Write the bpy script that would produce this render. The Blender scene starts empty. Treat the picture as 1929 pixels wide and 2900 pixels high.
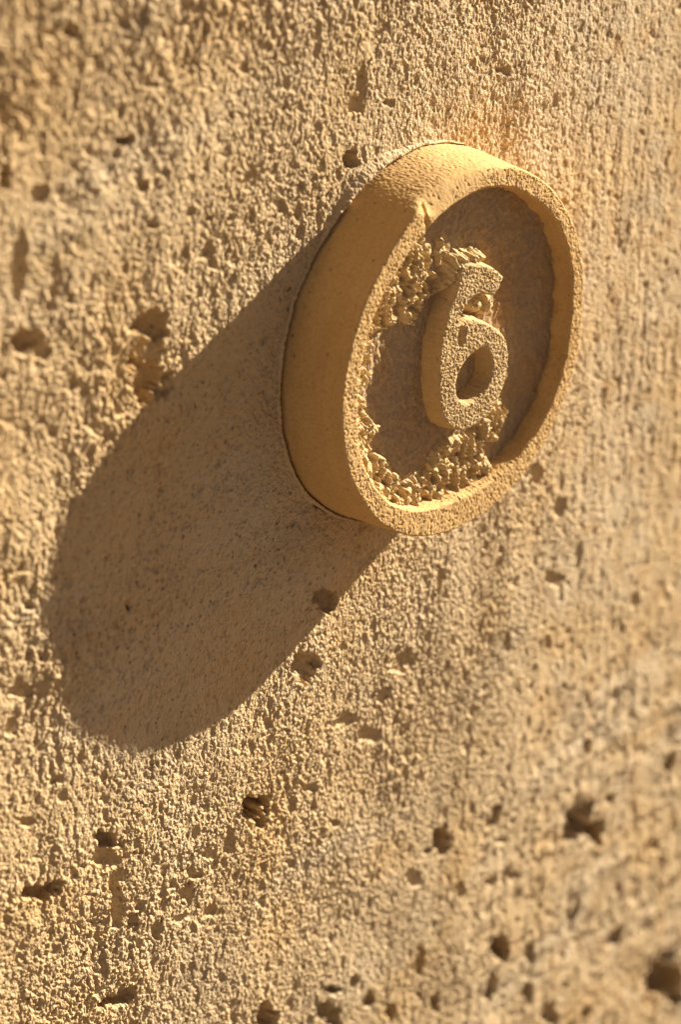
import bpy, math, random
import numpy as np
from mathutils import Vector

# ----------------------------------------------------------------- camera, sky, sun, exposure
SC = bpy.context.scene
COL = SC.collection
S = 0.05                                   # one design unit = the plaque's radius = 5 cm
TH, EL = 0.8552, 0.4816                    # the camera looks right, into the wall and down
DIST = 12.543
AIM = Vector((-0.5749, 0.0, -0.8086))
DIR = Vector((math.cos(EL) * math.sin(TH), math.cos(EL) * math.cos(TH), -math.sin(EL)))
SUN_TRAVEL = Vector((-4.2728, 0.985, -1.75))

cam_data = bpy.data.cameras.new('camera')
cam = bpy.data.objects.new('camera', cam_data)
COL.objects.link(cam)
cam.location = (AIM - DIR * DIST) * S
cam.rotation_euler = DIR.to_track_quat('-Z', 'Y').to_euler()
cam_data.sensor_fit = 'AUTO'
cam_data.sensor_width = 36
cam_data.lens = 85
cam_data.clip_start = 0.01
cam_data.clip_end = 100
cam_data.dof.use_dof = True
cam_data.dof.focus_distance = (DIST - 0.28) * S
cam_data.dof.aperture_fstop = 9.5
cam_data.dof.aperture_blades = 9
SC.camera = cam

to_sun = (-SUN_TRAVEL).normalized()
world = bpy.data.worlds.new('World')
SC.world = world
world.use_nodes = True
wn, wl = world.node_tree.nodes, world.node_tree.links
wn.clear()
sky = wn.new('ShaderNodeTexSky')
sky.sky_type = 'NISHITA'
sky.sun_disc = False
sky.sun_elevation = math.asin(to_sun.z)
sky.sun_rotation = math.atan2(to_sun.x, to_sun.y)
sky.air_density = 0.7
sky.dust_density = 0.6
sky.ozone_density = 0.5
tint = wn.new('ShaderNodeMix'); tint.data_type = 'RGBA'; tint.blend_type = 'MULTIPLY'
tint.inputs['Factor'].default_value = 1.0
tint.inputs['B'].default_value = (0.79, 0.56, 0.42, 1)       # the photograph's warm white balance
bg = wn.new('ShaderNodeBackground')
bg.inputs['Strength'].default_value = 0.05
wo = wn.new('ShaderNodeOutputWorld')
wl.new(sky.outputs['Color'], tint.inputs['A'])
wl.new(tint.outputs['Result'], bg.inputs['Color'])
wl.new(bg.outputs[0], wo.inputs['Surface'])

sun_data = bpy.data.lights.new('sun', 'SUN')
sun_data.energy = 5.0
sun_data.angle = math.radians(0.5)
sun_data.color = (1.0, 0.91, 0.75)
sun = bpy.data.objects.new('sun', sun_data)
COL.objects.link(sun)
sun.location = to_sun * 3
sun.rotation_euler = SUN_TRAVEL.to_track_quat('-Z', 'Y').to_euler()

SC.view_settings.view_transform = 'Standard'
SC.view_settings.look = 'None'
SC.view_settings.exposure = 1.58
SC.view_settings.gamma = 1.0
SC.cycles.max_bounces = 6
SC.cycles.diffuse_bounces = 4

# ----------------------------------------------------------------- numeric helpers
RNG = np.random.RandomState(11)
PERM = RNG.permutation(256).astype(np.int32)
PERM = np.concatenate([PERM, PERM, PERM])
G2 = np.stack([np.cos(np.arange(256) * 2 * np.pi / 256), np.sin(np.arange(256) * 2 * np.pi / 256)], 1).astype(np.float32)
_g3 = RNG.normal(size=(256, 3)); G3 = (_g3 / np.linalg.norm(_g3, axis=1)[:, None]).astype(np.float32)
RAND = RNG.rand(256).astype(np.float32)


def fade(t):
    return t * t * t * (t * (t * 6 - 15) + 10)


def sstep(a, b, x):
    t = np.clip((x - a) / (b - a), 0, 1)
    return t * t * (3 - 2 * t)


def noise2(x, y, seed=0):
    x = np.asarray(x, np.float32) + seed * 17.31; y = np.asarray(y, np.float32) + seed * 9.77
    xi = np.floor(x).astype(np.int32); yi = np.floor(y).astype(np.int32)
    fx = x - xi; fy = y - yi
    xi &= 255; yi &= 255
    u, v = fade(fx), fade(fy)
    p0 = PERM[xi] + yi; p1 = PERM[xi + 1] + yi
    def g(h, dx, dy):
        q = G2[PERM[h]]
        return q[..., 0] * dx + q[..., 1] * dy
    a = g(p0, fx, fy); b = g(p1, fx - 1, fy); c = g(p0 + 1, fx, fy - 1); d = g(p1 + 1, fx - 1, fy - 1)
    return 1.45 * ((a + u * (b - a)) * (1 - v) + (c + u * (d - c)) * v)


def noise3(x, y, z, seed=0):
    x = np.asarray(x, np.float32) + seed * 17.31; y = np.asarray(y, np.float32) + seed * 9.77; z = np.asarray(z, np.float32) + seed * 5.13
    xi = np.floor(x).astype(np.int32); yi = np.floor(y).astype(np.int32); zi = np.floor(z).astype(np.int32)
    f = (x - xi, y - yi, z - zi)
    xi &= 255; yi &= 255; zi &= 255
    u, v, w = fade(f[0]), fade(f[1]), fade(f[2])
    out = 0
    for i in (0, 1):
        for j in (0, 1):
            for k in (0, 1):
                q = G3[PERM[PERM[PERM[xi + i] + yi + j] + zi + k]]
                d = q[..., 0] * (f[0] - i) + q[..., 1] * (f[1] - j) + q[..., 2] * (f[2] - k)
                out = out + d * (u if i else 1 - u) * (v if j else 1 - v) * (w if k else 1 - w)
    return 1.5 * out


def fbm2(x, y, octv=3, seed=0, gain=0.5):
    a, s, t = 1.0, 0.0, 0.0
    for o in range(octv):
        s = s + a * noise2(x * 2 ** o, y * 2 ** o, seed + o * 3.7); t += a; a *= gain
    return s / t


def worley2(x, y, seed=0, jitter=0.9):
    """F1, F2 and a random number of the nearest cell"""
    x = np.asarray(x, np.float32) + seed * 13.7; y = np.asarray(y, np.float32) + seed * 7.9
    xi = np.floor(x).astype(np.int32); yi = np.floor(y).astype(np.int32)
    f1 = np.full(x.shape, 9, np.float32); f2 = f1.copy(); rid = np.zeros(x.shape, np.float32)
    for i in (-1, 0, 1):
        for j in (-1, 0, 1):
            h = PERM[PERM[(xi + i) & 255] + ((yi + j) & 255)]
            px = xi + i + 0.5 + jitter * (RAND[h] - 0.5); py = yi + j + 0.5 + jitter * (RAND[PERM[h + 57]] - 0.5)
            d = np.sqrt((px - x) ** 2 + (py - y) ** 2)
            m = d < f1
            f2 = np.where(m, f1, np.minimum(f2, d))
            rid = np.where(m, RAND[PERM[h + 101]], rid)
            f1 = np.where(m, d, f1)
    return f1, f2, rid


def quads(nr, nc, wrap=False):
    r = np.arange(nr - 1)[:, None]; c = np.arange(nc if wrap else nc - 1)[None, :]
    c2 = (c + 1) % nc
    return np.stack([r * nc + c, r * nc + c2, (r + 1) * nc + c2, (r + 1) * nc + c], -1).reshape(-1, 4)


def grid_mesh(name, verts, faces, material, parent=None, smooth=False, flip=False):
    """verts: (n,3) in design units; faces: (m,4); unused vertices are dropped"""
    used = np.zeros(len(verts), bool); used[faces.ravel()] = True
    remap = np.cumsum(used) - 1
    verts = verts[used]; faces = remap[faces]
    if flip:
        faces = faces[:, ::-1]
    me = bpy.data.meshes.new(name)
    me.vertices.add(len(verts)); me.vertices.foreach_set('co', (verts * S).astype(np.float32).ravel())
    me.loops.add(faces.size); me.loops.foreach_set('vertex_index', faces.astype(np.int32).ravel())
    me.polygons.add(len(faces)); me.polygons.foreach_set('loop_start', np.arange(0, faces.size, 4, dtype=np.int32))
    me.polygons.foreach_set('use_smooth', np.full(len(faces), smooth))
    me.update(calc_edges=True)
    me.materials.append(material)
    o = bpy.data.objects.new(name, me)
    COL.objects.link(o)
    if parent is not None:
        o.parent = parent
    return o


def grid_normals(P, wrap_c=False):
    dr = np.gradient(P, axis=0)
    if wrap_c:
        dc = (np.roll(P, -1, 1) - np.roll(P, 1, 1)) * 0.5
    else:
        dc = np.gradient(P, axis=1)
    n = np.cross(dc, dr)
    return n / (np.linalg.norm(n, axis=-1, keepdims=True) + 1e-12)


# ----------------------------------------------------------------- materials
class Mat:
    def __init__(self, name, rough=0.95, spec=0.15):
        self.m = bpy.data.materials.new(name); self.m.use_nodes = True
        self.n, self.l = self.m.node_tree.nodes, self.m.node_tree.links
        self.b = self.n['Principled BSDF']
        self.b.inputs['Roughness'].default_value = rough
        self.b.inputs['Specular IOR Level'].default_value = spec
        tc = self.n.new('ShaderNodeTexCoord'); self.co = tc.outputs['Object']

    def scaled(self, sx, sy, sz):
        mp = self.n.new('ShaderNodeMapping'); mp.inputs['Scale'].default_value = (sx, sy, sz)
        self.l.new(self.co, mp.inputs['Vector']); return mp.outputs[0]

    def noise(self, scale, detail=3, vec=None, rough=0.55):
        t = self.n.new('ShaderNodeTexNoise'); t.inputs['Scale'].default_value = scale
        t.inputs['Detail'].default_value = detail; t.inputs['Roughness'].default_value = rough
        self.l.new(vec if vec is not None else self.co, t.inputs['Vector']); return t.outputs['Fac']

    def voronoi(self, scale, vec=None):
        t = self.n.new('ShaderNodeTexVoronoi'); t.inputs['Scale'].default_value = scale
        self.l.new(vec if vec is not None else self.co, t.inputs['Vector']); return t.outputs['Distance']

    def ramp(self, fac, a, b, va=0.0, vb=1.0):
        r = self.n.new('ShaderNodeMapRange'); r.inputs['From Min'].default_value = a; r.inputs['From Max'].default_value = b
        r.inputs['To Min'].default_value = va; r.inputs['To Max'].default_value = vb
        self.l.new(fac, r.inputs['Value']); return r.outputs[0]

    def mix(self, fac, a, b, mode='MIX'):
        x = self.n.new('ShaderNodeMix'); x.data_type = 'RGBA'; x.blend_type = mode
        for sock, v in (('Factor', fac), ('A', a), ('B', b)):
            s = x.inputs[sock]
            if isinstance(v, (int, float)): s.default_value = v
            elif isinstance(v, tuple): s.default_value = (*v, 1)
            else: self.l.new(v, s)
        return x.outputs['Result']

    def finish(self, col, bump=None, dist=0.0003, strength=0.5):
        self.l.new(col, self.b.inputs['Base Color'])
        if bump is not None:
            bp = self.n.new('ShaderNodeBump'); bp.inputs['Distance'].default_value = dist; bp.inputs['Strength'].default_value = strength
            self.l.new(bump, bp.inputs['Height']); self.l.new(bp.outputs[0], self.b.inputs['Normal'])
        return self.m


def wall_material():
    m = Mat('wall_sandstone')
    c = m.mix(m.ramp(m.noise(14, 4), 0.35, 0.65), (0.52, 0.402, 0.255), (0.54, 0.392, 0.220))
    sep = m.n.new('ShaderNodeSeparateXYZ'); m.l.new(m.co, sep.inputs[0])
    add = m.n.new('ShaderNodeMath'); add.operation = 'MULTIPLY_ADD'; add.inputs[1].default_value = 0.22
    m.l.new(m.noise(9, 3), add.inputs[0]); m.l.new(sep.outputs['X'], add.inputs[2])
    c = m.mix(m.ramp(add.outputs[0], 0.20, -0.02, 0, 0.8), c, (0.53, 0.378, 0.200))           # ochre bed to the left
    c = m.mix(m.ramp(m.noise(26, 5), 0.50, 0.70, 0, 0.75), c, (0.55, 0.365, 0.165))          # iron stain
    c = m.mix(m.ramp(m.noise(19, 5, m.scaled(0.35, 1, 1.5)), 0.54, 0.72, 0, 0.8), c, (0.56, 0.46, 0.32))   # pale bedding, lime bloom
    c = m.mix(m.ramp(m.noise(31, 5, m.scaled(0.5, 1, 1.3)), 0.58, 0.76, 0, 0.55), c, (0.33, 0.27, 0.19))    # grey dirt
    mot = m.ramp(sep.outputs['X'], 0.02, 0.09, 0, 1)
    mm = m.n.new('ShaderNodeMath'); mm.operation = 'MULTIPLY'; m.l.new(mot, mm.inputs[0]); m.l.new(m.ramp(m.noise(95, 5), 0.50, 0.68, 0, 0.7), mm.inputs[1])
    c = m.mix(mm.outputs[0], c, (0.44, 0.27, 0.115))
    m3 = m.n.new('ShaderNodeMath'); m3.operation = 'MULTIPLY'; m.l.new(mot, m3.inputs[0]); m.l.new(m.ramp(m.noise(70, 5, m.scaled(1.1, 1, 1)), 0.56, 0.70, 0, 0.7), m3.inputs[1])
    c = m.mix(m3.outputs[0], c, (0.57, 0.47, 0.335))
    c = m.mix(m.ramp(m.noise(900, 2), 0.4, 0.75, 0, 0.40), c, (0.43, 0.30, 0.16))       # grains
    c = m.mix(m.ramp(m.noise(480, 2), 0.60, 0.72, 0, 0.35), c, (0.62, 0.52, 0.36))       # pale grains
    c = m.mix(m.ramp(m.noise(640, 3), 0.62, 0.71, 0, 0.85), c, (0.16, 0.105, 0.065))       # dark pores
    return m.finish(c, m.noise(1150, 3), 0.0009, 0.9)


def plaque_material(name, base, alt, speck, bump=0.3, dirt=None):
    m = Mat(name)
    c = m.mix(m.ramp(m.noise(30, 4), 0.35, 0.68), base, alt)
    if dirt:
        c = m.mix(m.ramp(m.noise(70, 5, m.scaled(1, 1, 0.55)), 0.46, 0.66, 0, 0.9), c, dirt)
    c = m.mix(m.ramp(m.noise(110, 4, m.scaled(0.15, 3.0, 0.15)), 0.48, 0.72, 0, 0.4), c, speck)
    c = m.mix(m.ramp(m.noise(90, 5, m.scaled(1, 1, 0.4)), 0.5, 0.75, 0, 0.35), c, speck)
    c = m.mix(m.ramp(m.noise(1100, 2), 0.40, 0.72, 0, 0.6), c, speck)
    c = m.mix(m.ramp(m.noise(620, 2), 0.66, 0.76, 0, 0.7), c, (0.20, 0.12, 0.05))
    return m.finish(c, m.noise(1500, 3), 0.0004, bump)


M_WALL = wall_material()
M_RING = plaque_material('plaque_sandstone', (0.62, 0.408, 0.180), (0.57, 0.362, 0.15), (0.46, 0.275, 0.105))
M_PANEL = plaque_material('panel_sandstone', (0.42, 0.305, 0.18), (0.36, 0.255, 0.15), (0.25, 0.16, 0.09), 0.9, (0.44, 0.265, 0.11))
M_NUM = plaque_material('numeral_sandstone', (0.55, 0.39, 0.20), (0.51, 0.355, 0.175), (0.42, 0.275, 0.125))
M_CRUST = plaque_material('crumbly_sandstone', (0.61, 0.45, 0.24), (0.56, 0.40, 0.20), (0.46, 0.31, 0.14), 0.9)
M_SEAM = plaque_material('lime_mortar', (0.57, 0.43, 0.26), (0.53, 0.38, 0.215), (0.45, 0.31, 0.18), 0.6)


# ----------------------------------------------------------------- plaque dimensions (radius 1)
HF = 0.378                 # the face stands this far off the wall
FLOOR = HF - 0.112         # floor of the carved recess
FACE_R = [(-171, .992), (-160, .995), (-150, .984), (-137, .984), (-126, .981), (-115, .978), (-102, .976), (-89, .982), (-76, .993), (-62, 1.007), (-48, 1.018), (-33, 1.015), (-19, 1.004), (-4, .982), (11, .986), (18, .985), (29, .976), (42, .970), (57, .967), (71, .972), (85, .972), (100, .980), (116, .988), (125, .985), (135, .984), (144, .989), (154, .988), (160, .993), (171, .997), (178, .998)]
INNER_R = [(-170, .882), (-159, .886), (-147, .877), (-135, .867), (-125, .851), (-110, .822), (-93, .800), (-74, .833), (-61, .872), (-49, .895), (-36, .910), (-24, .902), (-14, .894), (-9, .884), (2, .881), (10, .888), (20, .886), (30, .884), (42, .871), (56, .860), (68, .865), (77, .872), (86, .870), (97, .866), (108, .866), (119, .859), (132, .860), (141, .876), (150, .878), (158, .883), (167, .878), (179, .874)]


def table(tab, phi):
    a = np.array(tab); x = np.radians(a[:, 0]); y = a[:, 1]
    o = np.argsort(x); x, y = x[o], y[o]
    v = np.interp(phi, np.concatenate([x - 2 * np.pi, x, x + 2 * np.pi]), np.concatenate([y, y, y]))
    k = max(3, len(phi) // 60)
    ker = np.hanning(k + 2)[1:-1]; ker /= ker.sum()
    return np.convolve(np.concatenate([v[-k:], v, v[:k]]), ker, 'same')[k:-k]


plaque = bpy.data.objects.new('number_plaque', None)
COL.objects.link(plaque)
plaque['label'] = 'round carved sandstone house number plaque bearing a raised 6, fixed to the rough wall'
plaque['category'] = 'number plaque'


# ----------------------------------------------------------------- ring: side, rim and inner wall
def build_ring():
    NP = 1700
    phi = np.linspace(-np.pi, np.pi, NP, endpoint=False)
    ro, ri = table(FACE_R, phi), table(INNER_R, phi)
    rb = 1.008 + 0.010 * noise2(3 * np.cos(phi), 3 * np.sin(phi), 4)
    deg = np.degrees(phi)
    chip = sstep(117.5, 109, deg) * sstep(74, 104, deg)          # broken outer edge at the upper left
    cw = 0.008 + chip * 0.086                                     # chamfer across the rim
    ch = 0.008 + chip * (0.056 + 0.006 * noise2(phi * 5, phi * 0, 8))
    z = np.zeros_like(phi)
    bi = 0.010 + 0.004 * noise2(10 * np.cos(phi), 10 * np.sin(phi), 5)
    rf = ri - 0.012 + 0.012 * noise2(6 * np.cos(phi), 6 * np.sin(phi), 6)
    kn = [(rb + 0.0, z - 0.06), (rb, z), (ro, HF - ch), (ro - cw, z + HF), (ri + bi, z + HF), (ri, HF - bi), (rf, z + FLOOR + 0.004), (rf - 0.01, z + FLOOR - 0.03)]
    cnt = [3, 48, 12, 28, 6, 26, 4]
    R, Wd, seg = [], [], []
    for k, n in enumerate(cnt):
        for i in range(n):
            t = i / n
            R.append(kn[k][0] * (1 - t) + kn[k + 1][0] * t); Wd.append(kn[k][1] * (1 - t) + kn[k + 1][1] * t); seg.append(k + t)
    R.append(kn[-1][0]); Wd.append(kn[-1][1]); seg.append(float(len(cnt)))
    R, Wd, seg = np.array(R), np.array(Wd), np.array(seg)[:, None]
    for it in range(26):                                           # ease the corners, most where the edge is broken
        for A in (R, Wd):
            e = 0.25 * A[3:-5] + 0.5 * A[4:-4] + 0.25 * A[5:-3]
            k = 1.0 if it < 1 else chip[None, :] * (seg[4:-4] < 4.4)
            A[4:-4] = A[4:-4] * (1 - k) + e * k
    P = np.stack([R * np.cos(phi), -Wd, R * np.sin(phi)], -1)
    N = grid_normals(P, True)
    X, Y, Z = P[..., 0], P[..., 1], P[..., 2]
    onface = sstep(1.85, 2.3, seg) * (1 - sstep(5.2, 5.7, seg))
    onside = 1 - sstep(1.9, 2.1, seg)
    inside = sstep(5.2, 5.8, seg)
    chipm = chip[None, :] * sstep(1.7, 2.0, seg) * (1 - sstep(4.2, 4.8, seg))
    gr = noise3(X * 62, Y * 62, Z * 62, 1) * 0.55 + noise3(X * 112, Y * 112, Z * 112, 2) * 0.6
    med = noise3(X * 14, Y * 14, Z * 14, 3)
    low = noise3(X * 4, Y * 4, Z * 4, 6)
    d = onface * (1 - 0.6 * chip[None, :]) * (0.0042 * gr + 0.002 * med) + onside * (0.0009 * gr + 0.0005 * med + 0.003 * low)
    d = d + onside * (0.0009 * noise3(X * 2.5, Y * 55, Z * 2.5, 12) + 0.0007 * noise3(X * 9, Y * 26, Z * 9, 13))
    d = d + inside * (0.0035 * gr + 0.009 * med + 0.008 * low) + chipm * 0.0012 * med
    # grainy weathering on the upper part of the side
    d = d + onside * 0.0035 * gr * np.clip(np.sin(phi)[None, :] - 0.72, 0, 1) * 3.5
    # pores on face and side
    f1, f2, rid = worley2(phi[None, :] * 28 + 0 * seg, (R * 0.9 - Wd) * 28, 3)
    d = d - (onface * 0.006 + onside * 0.003) * (rid > 0.75) * sstep(0.26, 0.08, f1)
    P = P + N * d[..., None]
    # the crack where the broken part begins
    q = (deg[None, :] - 113.2 + 3.2 * (R - 0.93) * 12 + 1.2 * noise2(R * 18, R * 0, 2))
    crack = np.exp(-(q / 0.75) ** 2) * sstep(2.0, 2.5, seg) * (1 - sstep(5.5, 6, seg))
    P[..., 1] += 0.024 * crack
    return grid_mesh('rim', P.reshape(-1, 3), quads(len(R), NP, True), M_RING, plaque, smooth=True)


ring = build_ring()
ring['label'] = 'smooth sided ring with a grainy flat rim, its upper left edge chipped away'

# ----------------------------------------------------------------- numeral outline (plane of the face)
SIX_OUT = [(.289, .333), (.238, .383), (.179, .425), (.113, .463), (.056, .486), (0, .500), (-.042, .497), (-.074, .482), (-.096, .456), (-.110, .422), (-.122, .386), (-.137, .348), (-.157, .326), (-.179, .291), (-.201, .24), (-.222, .183), (-.24, .126), (-.25, .076), (-.252, -.004), (-.249, -.085), (-.243, -.169), (-.225, -.23), (-.208, -.28), (-.191, -.319), (-.141, -.37), (-.076, -.413), (-.01, -.431), (.063, -.433), (.121, -.431), (.178, -.418), (.226, -.39), (.266, -.353), (.297, -.302), (.32, -.26), (.333, -.192), (.342, -.122), (.33, -.052), (.306, 0), (.263, .047), (.203, .093), (.153, .126), (.103, .155), (.045, .185), (-.011, .2), (-.058, .199), (-.078, .197), (-.082, .213), (-.071, .227), (-.053, .251), (-.022, .283), (.009, .3), (.064, .301), (.105, .289), (.146, .273), (.195, .255), (.211, .264), (.242, .291), (.261, .318)]
SIX_HOLE = [(.11, -.001), (.038, -.01), (-.026, -.032), (-.064, -.062), (-.087, -.098), (-.099, -.137), (-.092, -.184), (-.066, -.225), (-.033, -.256), (0, -.271), (.057, -.274), (.105, -.258), (.153, -.236), (.184, -.202), (.194, -.156), (.188, -.109), (.169, -.059), (.139, -.022)]
SIX_SLOT = [(-.088, .185), (-.07, .184), (-.033, .159), (-.02, .134), (-.035, .106), (-.049, .068), (-.077, .058), (-.098, .081), (-.107, .119), (-.1, .16)]


def chaikin(p, n=2):
    p = np.array(p, float)
    for _ in range(n):
        q = np.roll(p, -1, 0)
        p = np.stack([p * .75 + q * .25, p * .25 + q * .75], 1).reshape(-1, 2)
    return p


def sdf(poly, x, y):
    """positive inside"""
    poly = chaikin(poly, 2)
    d = np.full(x.shape, 9.0, np.float32); ins = np.zeros(x.shape, bool)
    for a, b in zip(poly, np.roll(poly, -1, 0)):
        e = b - a; wx = x - a[0]; wy = y - a[1]
        t = np.clip((wx * e[0] + wy * e[1]) / (e @ e + 1e-12), 0, 1)
        d = np.minimum(d, np.hypot(wx - e[0] * t, wy - e[1] * t))
        ins ^= ((a[1] > y) != (b[1] > y)) & (x < e[0] * (y - a[1]) / (e[1] if e[1] else 1e-9) + a[0])
    return np.where(ins, d, -d)


def six_distance(x, y):
    d = sdf(SIX_OUT, x, y)
    d = np.minimum(d, -sdf(SIX_HOLE, x, y))
    slot = -sdf(SIX_SLOT, x, y)
    return d, slot


def panel_height(x, y):
    """floor of the recess: brushed ground with torn, lacy stone left standing along the rim"""
    r = np.hypot(x, y); ang = np.degrees(np.arctan2(y, x)) % 360
    w = FLOOR + 0.004 * fbm2(x * 5, y * 5, 3, 21) + 0.0070 * noise2(x * 20, y * 13, 22) + 0.0060 * noise2(x * 44, y * 30, 23) + 0.0034 * noise2(x * 80, y * 66, 79)
    wob = 0.05 * noise2(x * 9, y * 9, 24)
    def blob(cx, cy, a, b, rot=0):
        c, s = math.cos(math.radians(rot)), math.sin(math.radians(rot))
        u = ((x - cx) * c + (y - cy) * s) / a; v = (-(x - cx) * s + (y - cy) * c) / b
        return sstep(1.15, 0.55, np.hypot(u, v) + wob * 3)
    cres = sstep(0.66, 0.74, r + 1.5 * wob) * sstep(128, 150, ang) * (1 - sstep(285, 305, ang))
    m = np.maximum.reduce([cres, blob(-.41, .51, .24, .29, -38), blob(-.02, -.65, .44, .17, 12), blob(.28, -.53, .17, .13, 30),
                           blob(.17, .22, .15, .085, -15), blob(.38, -.26, .06, .12), 0.8 * blob(-.20, .585, .13, .10)])
    wx = x + 0.020 * noise2(x * 16, y * 16, 25) + 0.008 * noise2(x * 45, y * 45, 37); wy = y + 0.020 * noise2(x * 16, y * 16, 26) + 0.008 * noise2(x * 45, y * 45, 38)
    f1, f2, rid = worley2(wx * 15, wy * 10, 27)
    g1, g2, gid = worley2(wx * 23, wy * 18, 28)
    peak = 0.5 + 0.5 * noise2(x * 9, y * 9, 39)
    rag = noise2(x * 42, y * 42, 47); rag2 = noise2(x * 90, y * 90, 30)
    h1 = sstep(0.56, 0.14, f1 + 0.14 * rag + 0.06 * rag2) * (rid > 0.25)
    h2 = sstep(0.50, 0.10, g1 + 0.14 * rag) * (gid > 0.40)
    rough = 0.043 + 0.009 * noise2(wx * 17, wy * 12, 91) + 0.008 * noise2(wx * 33, wy * 24, 92) + 0.0062 * rag + 0.0042 * rag2 - 0.046 * h1 - 0.020 * h2 - 0.008 * sstep(0.3, 0.12, worley2(x * 50, y * 42, 48)[0])
    near6 = blob(.17, .235, .16, .095, -15)
    rough = rough * (1 - 0.6 * near6) + near6 * 0.034 + cres * (0.004 + 0.034 * sstep(.78, .87, r))
    m = sstep(0.12, 1.05, m + (0.55 * noise2(x * 8, y * 8, 81) + 0.40 * noise2(x * 22, y * 22, 82)) * sstep(0.0, 0.15, m) * (1 - 0.7 * cres * sstep(.78, .84, r)))
    # stone left standing against the crown of the numeral
    d6 = sdf(SIX_OUT, x, y)
    crown = sstep(-0.085, -0.012, d6 + 0.5 * wob * 0.4 + 0.008 * rag) * sstep(0.37, 0.45, y - 0.25 * x) * sstep(0.30, 0.18, x)
    m = np.maximum(m, crown)
    rough = rough * (1 - 0.75 * crown) + crown * (0.070 + 0.012 * rag + 0.007 * rag2)
    crust = w - 0.012 + m * (rough + 0.012)
    return w, np.minimum(crust, HF - 0.006), m


def build_panel():
    for st, which in ((0.0064, 0), (0.0027, 1)):
        a = np.arange(-0.93, 0.93, st)
        X, Y = np.meshgrid(a, a)
        floor, crust, m = panel_height(X, Y)
        V = np.stack([X, -(crust if which else floor), Y], -1).reshape(-1, 3)
        Q = quads(len(a), len(a))
        cx = V[Q].mean(1)
        keep = np.hypot(cx[:, 0], cx[:, 2]) < 0.925
        d, _ = six_distance(cx[:, 0], cx[:, 2])
        keep &= d < 0.03
        if not which:
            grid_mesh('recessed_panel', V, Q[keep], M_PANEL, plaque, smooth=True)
        else:
            keep &= m.ravel()[Q].max(1) > 0.02
            c = grid_mesh('crumbly_crust', V, Q[keep], M_CRUST, plaque, smooth=True)
            c['kind'] = 'stuff'
            c['label'] = 'torn yellow stone crumbs left along the rim and around the numeral'


build_panel()


def build_numeral():
    st = 0.0028
    ax = np.arange(-0.30, 0.39, st); ay = np.arange(-0.48, 0.56, st)
    X, Y = np.meshgrid(ax, ay)
    d, slot = six_distance(X, Y)
    j = 0.0025 * noise2(X * 16, Y * 16, 31) + 0.0028 * noise2(X * 60, Y * 60, 32)
    top = HF - 0.004 + 0.0030 * noise2(X * 58, Y * 58, 33) + 0.0030 * noise2(X * 112, Y * 112, 34) + 0.003 * noise2(X * 9, Y * 9, 35)
    f1, f2, rid = worley2(X * 30, Y * 30, 36)
    top = top - 0.006 * (rid > 0.72) * sstep(0.28, 0.1, f1)
    # the crown of the hook is rounded off
    top = top - 0.016 * sstep(0.37, 0.47, 0.83 * Y - 0.55 * X) - 0.007 * (1 - sstep(0.0, 0.022, np.minimum(d, slot + 0.02) + j))
    dd = d + j
    t = sstep(-0.016, 0.011, dd)
    lowz = FLOOR - 0.03
    Wd = lowz + (top - lowz) * t
    Wd = np.minimum(Wd, HF - 0.030 + (top - HF + 0.030) * sstep(-0.026, 0.000, slot + j))
    V = np.stack([X, -Wd, Y], -1).reshape(-1, 3)
    Q = quads(len(ay), len(ax))
    keep = dd.ravel()[Q].max(1) > -0.019
    o = grid_mesh('numeral_six', V, Q[keep], M_NUM, plaque, smooth=True)
    o['label'] = 'raised grainy numeral 6 with a small slot beside its bowl'


build_numeral()


def build_seam():
    NP, NR = 1100, 26
    phi = np.radians(np.linspace(66, 250, NP))
    deg = np.degrees(phi)
    wd = 0.018 + 0.085 * np.exp(-((deg - 112) / 16) ** 2) + 0.012 * noise2(phi * 7, phi * 0, 41) + 0.006 * noise2(phi * 25, phi * 0, 42)
    wd = np.maximum(wd, 0.012) * sstep(66, 84, deg) * (1 - sstep(228, 250, deg)) + 0.004
    gap = 0.004 + 0.017 * sstep(128, 150, deg) * (1 - sstep(205, 230, deg)) + 0.004 * noise2(phi * 12, phi * 0, 43)
    t = np.linspace(0, 1, NR)[:, None]
    R = 1.008 + gap + wd * t
    X, Z = R * np.cos(phi), R * np.sin(phi)
    hgt = (0.008 + 0.026 * np.exp(-((deg - 112) / 18) ** 2) + 0.006 * noise2(phi * 9, phi * 0, 44)) * np.clip(4 * t, 0, 1) ** .6 * (1 - sstep(0.35, 1.0, t)) 
    hgt = hgt + 0.004 * noise2(X * 34, Z * 34, 45) + 0.004 * noise2(X * 70, Z * 70, 46) - 0.012 * sstep(.8, 1, t) - 0.03 * sstep(.12, 0, t)
    V = np.stack([X, -hgt, Z], -1).reshape(-1, 3)
    o = grid_mesh('mortar_seam', V, quads(NR, NP), M_SEAM, plaque, smooth=False)
    o['label'] = 'pale mortar bead around the foot of the plaque, widest at the upper left'


build_seam()

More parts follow.
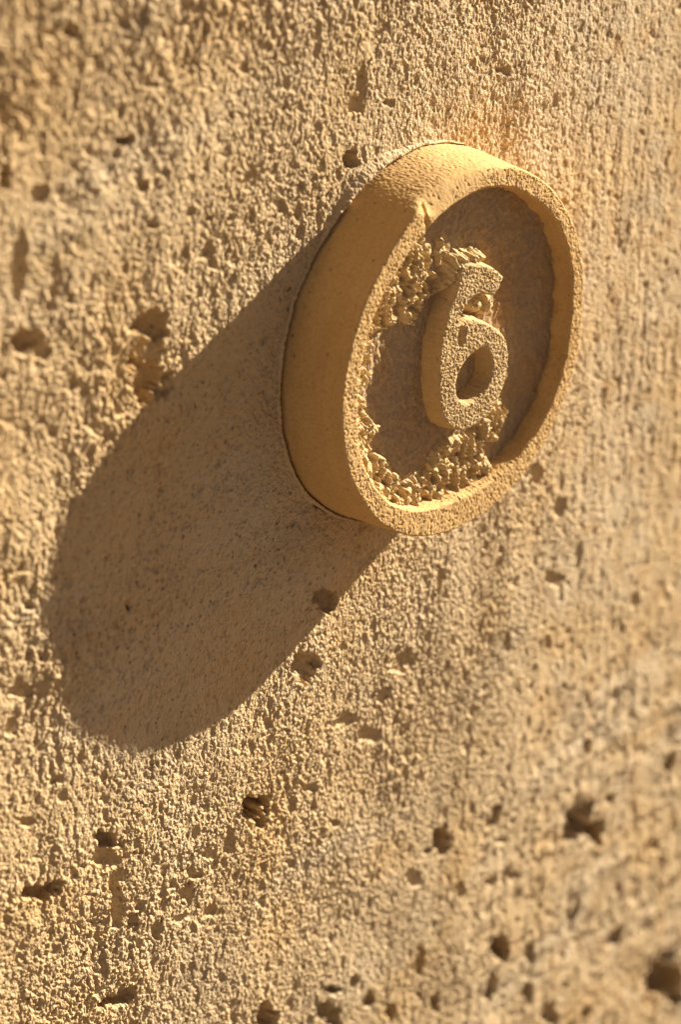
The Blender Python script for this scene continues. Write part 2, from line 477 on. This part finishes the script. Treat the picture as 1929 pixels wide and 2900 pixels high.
# ----------------------------------------------------------------- wall
# cavities: centre u, v, the four numbers that map an offset to a unit circle, depth
PITS = [
(-1.878, 0.657, 8.17, -0.42, -3.57, -11.04, 0.055),
(-1.894, 0.53, 8.13, -0.42, -3.16, -9.47, 0.045),
(-1.91, 0.394, 7.29, -0.38, -2.69, -7.81, 0.06),
(1.769, -3.993, 4.28, -3.76, -4.88, -5.82, 0.09),
(1.976, -4.144, 8.34, -1.58, -5.77, -8.9, 0.09),
(0.336, -3.352, 10.79, -2.47, -6.17, -9.26, 0.08),
(0.188, -3.374, 12.34, 8.66, 4.0, -37.16, 0.05),
(0.978, -4.551, 6.16, -3.66, -8.57, -10.05, 0.09),
(0.898, -4.784, 9.19, -5.45, -6.55, -7.5, 0.08),
(1.307, -4.772, 21.14, 5.48, -5.25, -11.43, 0.07),
(1.309, -5.119, 18.68, 1.12, -6.55, -10.75, 0.07),
(0.174, -4.159, 21.28, -1.96, -6.87, -10.41, 0.06),
(2.924, -5.944, 3.25, -1.89, -3.4, -4.07, 0.1),
(3.128, -6.163, 7.34, 0.84, -3.14, -5.18, 0.1),
(-0.686, -1.287, 7.38, -4.49, -8.65, -12.23, 0.06),
(-0.868, -1.6, 3.93, -6.09, -9.01, -8.95, 0.055),
(-1.256, -2.309, 4.53, -5.22, -7.64, -7.61, 0.08),
(-2.32, -1.944, 6.45, -7.19, -16.41, -15.28, 0.055),
(-2.34, -2.039, 10.34, -0.64, -6.72, -12.38, 0.04),
(-2.286, -2.349, 20.29, -1.21, -2.88, -5.09, 0.03),
(-2.773, -2.001, 7.08, 0.98, -6.86, -19.03, 0.05),
(-2.286, -2.94, 7.87, 2.74, -3.13, -16.97, 0.05),
(-1.192, -3.732, 10.73, -0.22, -5.64, -9.11, 0.07),
(-0.682, -4.034, 8.08, -0.03, -6.65, -10.76, 0.06),
(-1.509, 0.913, 22.99, -10.27, -9.84, -19.74, 0.035),
(-1.645, 0.948, 36.19, -1.53, -7.85, -26.45, 0.035),
(-2.669, 1.164, 17.17, -3.42, -2.58, -6.87, 0.045),
(-2.635, 0.836, 11.64, -0.94, -5.53, -16.8, 0.05),
(-2.549, 0.749, 16.05, -1.24, -7.66, -22.99, 0.04),
(-0.506, 1.083, 14.69, 0.04, -4.1, -15.48, 0.055),
(0.695, 1.253, 16.32, 9.04, -0.16, -31.02, 0.045),
(-0.013, -1.961, 5.05, -5.91, -11.15, -12.71, 0.04),
(-0.08, -1.988, 13.6, 0.24, -11.14, -24.27, 0.03),
(1.356, -2.021, 7.64, -6.58, -10.72, -14.79, 0.035),
(0.274, -1.536, 28.26, -6.77, -5.7, -10.48, 0.025),
(1.338, -2.433, 31.23, 2.08, -6.03, -13.49, 0.03),
(0.928, -2.266, 32.61, 1.72, -6.19, -13.82, 0.03),
(-0.207, -2.106, 13.72, 0.18, -9.31, -19.78, 0.035),
(1.81, -3.44, 17.11, -6.39, -9.48, -14.14, 0.05),
(2.814, -4.046, 18.24, 2.04, -5.17, -10.35, 0.06),
(2.107, -3.176, 18.37, 1.67, -6.82, -14.53, 0.035),
(-2.697, 1.58, 28.44, -2.44, -4.89, -18.03, 0.05),
(-2.504, 1.468, 19.08, -1.48, -6.27, -22.71, 0.045),
(-1.994, 1.564, 15.24, 2.56, -3.89, -30.98, 0.05),
(-1.896, 1.332, 22.8, -1.21, -11.9, -43.48, 0.035),
(-1.325, 1.52, 30.6, -0.93, -9.36, -37.56, 0.03),
(-2.181, -2.514, 21.72, -6.27, -13.49, -18.35, 0.045),
(-1.789, -2.58, 13.8, -5.92, -8.47, -10.6, 0.035),
(-1.719, -2.488, 18.98, -0.76, -20.46, -37.11, 0.03),
(-2.011, -2.668, 24.17, -6.86, -12.29, -16.67, 0.035),
(-1.828, -2.692, 14.43, 3.27, -12.01, -35.79, 0.025),
(-1.611, -2.783, 13.25, -0.47, -11.22, -19.74, 0.03),
(0.877, -3.445, 16.57, -9.89, -11.93, -15.27, 0.06),
(0.848, -3.511, 23.74, 1.13, -14.45, -27.41, 0.05),
(1.789, -4.716, 18.99, -11.2, -7.57, -9.26, 0.05),
(2.105, -3.986, 20.99, 1.86, -13.28, -25.71, 0.05),
(2.294, -5.233, 8.27, -2.96, -8.91, -11.71, 0.05),
(-0.445, -3.931, 19.82, 0.09, -11.65, -19.37, 0.05),
(-0.303, -4.163, 19.41, 0.17, -9.68, -15.84, 0.06),
(0.321, -4.567, 20.69, 0.6, -8.58, -14.02, 0.06),
(-0.111, -4.403, 18.92, 0.29, -7.2, -11.64, 0.06),
(-0.635, -3.898, 11.54, -0.02, -14.8, -24.4, 0.05),
(0.971, -3.705, 14.01, 0.72, -20.21, -37.78, 0.04),
(0.076, -3.504, 11.77, 0.26, -8.35, -15.1, 0.03),
(0.556, -3.848, 20.69, 0.78, -8.81, -15.79, 0.035),
(1.097, -4.041, 17.15, 0.95, -14.52, -26.34, 0.035),
(0.859, -3.955, 12.77, 0.61, -14.77, -26.66, 0.035),
(1.563, -5.451, 10.58, 0.71, -6.93, -11.17, 0.06),
(1.981, -5.68, 15.24, 1.22, -8.44, -13.65, 0.05),
(2.658, -4.666, 9.89, 6.4, -2.04, -14.16, 0.03),
(-1.406, 0.221, 29.22, -0.93, -3.11, -9.03, 0.018),
(-2.265, 2.105, 31.03, -2.17, -8.21, -36.96, 0.04),
(-2.402, 2.136, 31.65, -2.4, -10.67, -48.03, 0.035),
(-0.432, 1.473, 21.37, 0.12, -2.72, -11.46, 0.03),
(-0.457, 1.348, 19.19, 0.09, -5.82, -23.66, 0.03),
(-0.219, 1.307, 23.31, 0.33, -8.57, -34.98, 0.03),
(-1.858, 1.137, 28.1, -1.43, -14.31, -49.79, 0.03),
(-1.497, 1.068, 35.74, -1.31, -16.63, -58.35, 0.025),
(-1.234, 1.166, 12.97, -10.64, -8.0, -13.05, 0.025),
(-1.61, 1.134, 31.15, -1.28, -11.9, -42.14, 0.025),
(-1.357, 1.028, 35.08, -1.09, -13.72, -48.14, 0.025),
(-0.335, -2.294, 11.05, 0.09, -9.55, -19.6, 0.03),
(-0.515, -2.115, 8.49, 0.02, -8.81, -18.31, 0.03),
(-0.822, -2.397, 15.76, -0.14, -13.89, -27.2, 0.03),
(-0.618, -2.736, 16.79, -0.03, -13.9, -26.39, 0.03),
(-0.999, -2.791, 19.34, -0.28, -16.56, -30.4, 0.025),
(-1.463, -2.403, 23.12, -6.32, -8.78, -12.81, 0.03),
(-1.624, -2.406, 18.84, -0.69, -15.11, -27.91, 0.03),
(-2.784, -0.87, 11.47, -0.93, -10.27, -21.9, 0.035),
(-2.862, -1.023, 22.99, -1.93, -10.5, -21.69, 0.03),
(-2.627, -1.434, 21.94, -1.63, -8.44, -16.62, 0.03),
(-2.798, -1.588, 17.1, -1.36, -14.51, -27.54, 0.03),
(1.405, -1.566, 14.32, 1.02, -6.46, -16.43, 0.03),
(1.144, -1.258, 16.46, 1.03, -5.58, -14.66, 0.03),
(1.609, -1.934, 27.81, 2.15, -4.25, -10.36, 0.02),
(2.261, -2.556, 18.42, 1.81, -6.46, -15.01, 0.025)
]


def wall_height(U, V):
    w = 0.012 * fbm2(U * 0.9, V * 0.9, 2, 51)
    # how open the grain is: coarse on the left, tooled and closed on the right and lower right
    close = sstep(0.9, 1.9, U + 0.12 * noise2(U * 2, V * 2, 52) + 0.25 * np.minimum(V + 1.2, 0) * -1.0)
    rough = (1 - 0.72 * close) * (0.60 + 0.75 * sstep(-0.5, 0.5, fbm2(U * 1.3, V * 1.1, 3, 73)))
    w = w + 0.010 * (1 - 0.5 * close) * noise2(U * 2.6, V * 2.0, 74)
    patch = fbm2(U * 1.7, V * 1.4, 3, 83)
    coarse = np.clip(0.32 + 0.55 * sstep(-0.6, -2.6, U) + 0.35 * sstep(0.8, 2.4, V) * sstep(0.6, -1, U) + 1.1 * patch, 0.12, 1.7)
    warpx = U + 0.020 * noise2(U * 9, V * 7, 53) + 0.008 * noise2(U * 26, V * 21, 84); warpy = V + 0.020 * noise2(U * 9, V * 7, 54) + 0.008 * noise2(U * 26, V * 21, 85)
    w = w + rough * coarse * 0.56 * (0.0110 * noise2(warpx * 4.6, warpy * 3.4, 55) + 0.0095 * noise2(warpx * 9.5, warpy * 6.6, 86) + 0.0068 * noise2(warpx * 19, warpy * 13, 56))
    w = w - rough * coarse * 0.0062 * np.clip(1 - np.abs(noise2(warpx * 13, warpy * 8.5, 87)) * 4, 0, 1)       # eroded creases
    w = w + rough * 0.0034 * noise2(warpx * 44, warpy * 32, 57)
    f1, f2, rid = worley2(warpx * 45, warpy * 38, 58)
    w = w + rough * 0.0046 * rid * sstep(0.62, 0.05, f1)
    w = w + rough * 0.0027 * noise2(U * 84, V * 74, 59)
    f1, f2, rid = worley2(warpx * 11, warpy * 8, 60)
    w = w - rough * 0.014 * np.clip(rid - 0.6, 0, 1) * 2.4 * sstep(0.36, 0.12, f1)
    f1, f2, rid = worley2(warpx * 27, warpy * 22, 61)
    w = w - (0.4 + 0.6 * rough) * 0.0065 * (rid > 0.55) * sstep(0.36, 0.15, f1)
    # upright tool marks
    tool = sstep(-0.25, 0.45, noise2(U * 1.6, V * 0.8, 68))
    w = w + (0.0014 + 0.0026 * close * tool) * noise2(U * 17 + 0.6 * noise2(U * 3, V * 2, 69), V * 1.9, 62) + 0.0022 * close * tool * noise2(U * 39, V * 3.1, 63)
    w = w + close * (0.0040 * noise2(U * 6, V * 4, 70) + 0.0024 * noise2(U * 16, V * 13, 71))
    # scattered deeper pores in the closed, lower right part
    bed = sstep(-1.7, -3.0, V + 0.35 * U) * 0.8 + 0.2
    w = w + bed * close * (0.014 * noise2(U * 1.3, V * 6.5 + noise2(U * 1.1, V * 1.1, 76), 75) + 0.005 * noise2(U * 3.5, V * 17, 77))
    w = w + close * bed * 0.0042 * noise2(warpx * 13, warpy * 10, 88)
    f1, f2, rid = worley2(warpx * 13 + 0.3 * noise2(U * 30, V * 26, 89), warpy * 11, 90)
    w = w - close * (0.3 + bed) * 0.020 * np.clip(rid - 0.5, 0, 1) * 2 * sstep(0.36, 0.10, f1)
    lowr = close * sstep(-1.6, -3.2, V)
    f1, f2, rid = worley2(warpx * 5.0, warpy * 4.2, 64)
    w = w - lowr * 0.022 * np.clip(rid - 0.78, 0, 1) * 3.2 * sstep(0.34, 0.06, f1 + 0.16 * noise2(U * 14, V * 12, 65))
    # the named cavities
    wob = 0.06 + 1.2 * (0.42 * noise2(U * 8, V * 7, 66) + 0.36 * noise2(U * 20, V * 17, 67) + 0.16 * noise2(U * 46, V * 40, 78))
    for cx, cy, a, b, c, d, dep in PITS:
        ext = 1.5 * max(abs(np.linalg.inv(np.array([[a, b], [c, d]]))).sum(1))
        sel = (np.abs(U - cx) < ext) & (np.abs(V - cy) < ext)
        if not sel.any(): continue
        du, dv = U[sel] - cx, V[sel] - cy
        rho = np.hypot(a * du + b * dv, c * du + d * dv) + wob[sel]
        k = sstep(1.10, 0.76, rho) * (0.45 + 0.55 * np.sqrt(np.clip(1 - rho * rho, 0, 1)))
        lean = np.clip((a * du + b * dv) * 1.0, -1, 1)                    # deepest under the left lip
        w[sel] = w[sel] * (1 - 0.35 * k) - dep * (2.8 if dep >= 0.08 else 1.9 if dep > 0.045 else 0.8) * k * (1 - 0.45 * lean + 0.4 * wob[sel])
    return w


def build_wall():
    # finest where the lens is sharp, coarser to the right, then a wide plain border
    core = np.concatenate([np.arange(-3.35, -2.6, 0.0090), np.arange(-2.6, 0.9, 0.0068), np.arange(0.9, 3.75, 0.0120)])
    grow = 0.012 * np.cumsum(np.concatenate([1.06 ** np.arange(1, 46), 1.06 ** 45 * 1.4 ** np.arange(1, 14)])); grow = grow[grow < 12]
    s = np.concatenate([core[0] - grow[::-1], core, core[-1] + grow])
    q = 0.0006 * np.cumsum(np.concatenate([1.07 ** np.arange(1, 36), 1.07 ** 35 * 1.4 ** np.arange(1, 20)])); q = np.append(q[q < 0.8], 1.0)
    tau = np.concatenate([-q[::-1], np.linspace(0, 1, 1030), 1 + q])
    Uu, Tt = np.meshgrid(s, tau)
    sc = np.clip(Uu, -3.7, 4.2)
    lo = -2.95 - (sc + 3.087) * 0.6233; hi = 2.70 - (sc + 2.657) * 0.2112
    V = lo + (hi - lo) * np.clip(Tt, 0, 1) + np.clip(Tt - 1, 0, 1) * (14 - hi) + np.clip(Tt, -1, 0) * (14 + lo)
    Hh = wall_height(Uu, V)
    r = np.hypot(Uu, V)
    Hh = np.where(r < 0.99, np.minimum(Hh, -0.01), Hh)
    deg = np.degrees(np.arctan2(V, Uu)) % 360
    left = sstep(122, 140, deg) * (1 - sstep(215, 240, deg))
    Hh = np.where(r < 1.03 + 0.012 * noise2(Uu * 9, V * 9, 72), Hh - 0.05 * left, Hh)
    nr, nc = Uu.shape
    P = np.stack([Uu, -Hh, V], -1)
    Q = quads(nr, nc)
    rc = r.ravel()[Q].max(1)
    Q = Q[rc > 0.93]
    # back and edges: the wall is two units thick
    idx = np.arange(nr * nc).reshape(nr, nc)
    loop = np.concatenate([idx[0, :-1], idx[:-1, -1], idx[-1, :0:-1], idx[:0:-1, 0]])
    Pf = P.reshape(-1, 3)
    back = Pf[loop].copy(); back[:, 1] = 4.0
    base = len(Pf); L = len(loop); k = np.arange(L); k2 = (k + 1) % L
    sides = np.stack([loop[k2], loop[k], base + k, base + k2], 1)
    corners = np.array([0, nc - 1, nc - 1 + nr - 1, 2 * (nc - 1) + nr - 1]) + base
    o = grid_mesh('stone_wall', np.concatenate([Pf, back]), np.concatenate([Q, sides, corners[None, ::-1]]), M_WALL, None, smooth=False)
    o['label'] = 'weathered golden sandstone wall, pitted and rough, behind the round plaque'
    o['category'] = 'wall'
    o['kind'] = 'thing'
    return o


build_wall()

# ----------------------------------------------------------------- the ground at the foot of the wall
mg = Mat('paving_stone')
M_GROUND = mg.finish(mg.mix(mg.ramp(mg.noise(4, 5), 0.35, 0.65), (0.23, 0.168, 0.11), (0.19, 0.135, 0.09)), mg.noise(60, 4), 0.004, 0.5)
gx = np.concatenate([[-1200], np.linspace(-60, 60, 40), [1200]]); gy = np.concatenate([[-1200], np.linspace(-80, 3.5, 40)])
GX, GY = np.meshgrid(gx, gy)
ground = grid_mesh('ground', np.stack([GX, GY, -13.6 + 0.12 * noise2(GX * 0.21, GY * 0.21, 80)], -1).reshape(-1, 3), quads(len(gy), len(gx)), M_GROUND)
ground['kind'] = 'structure'
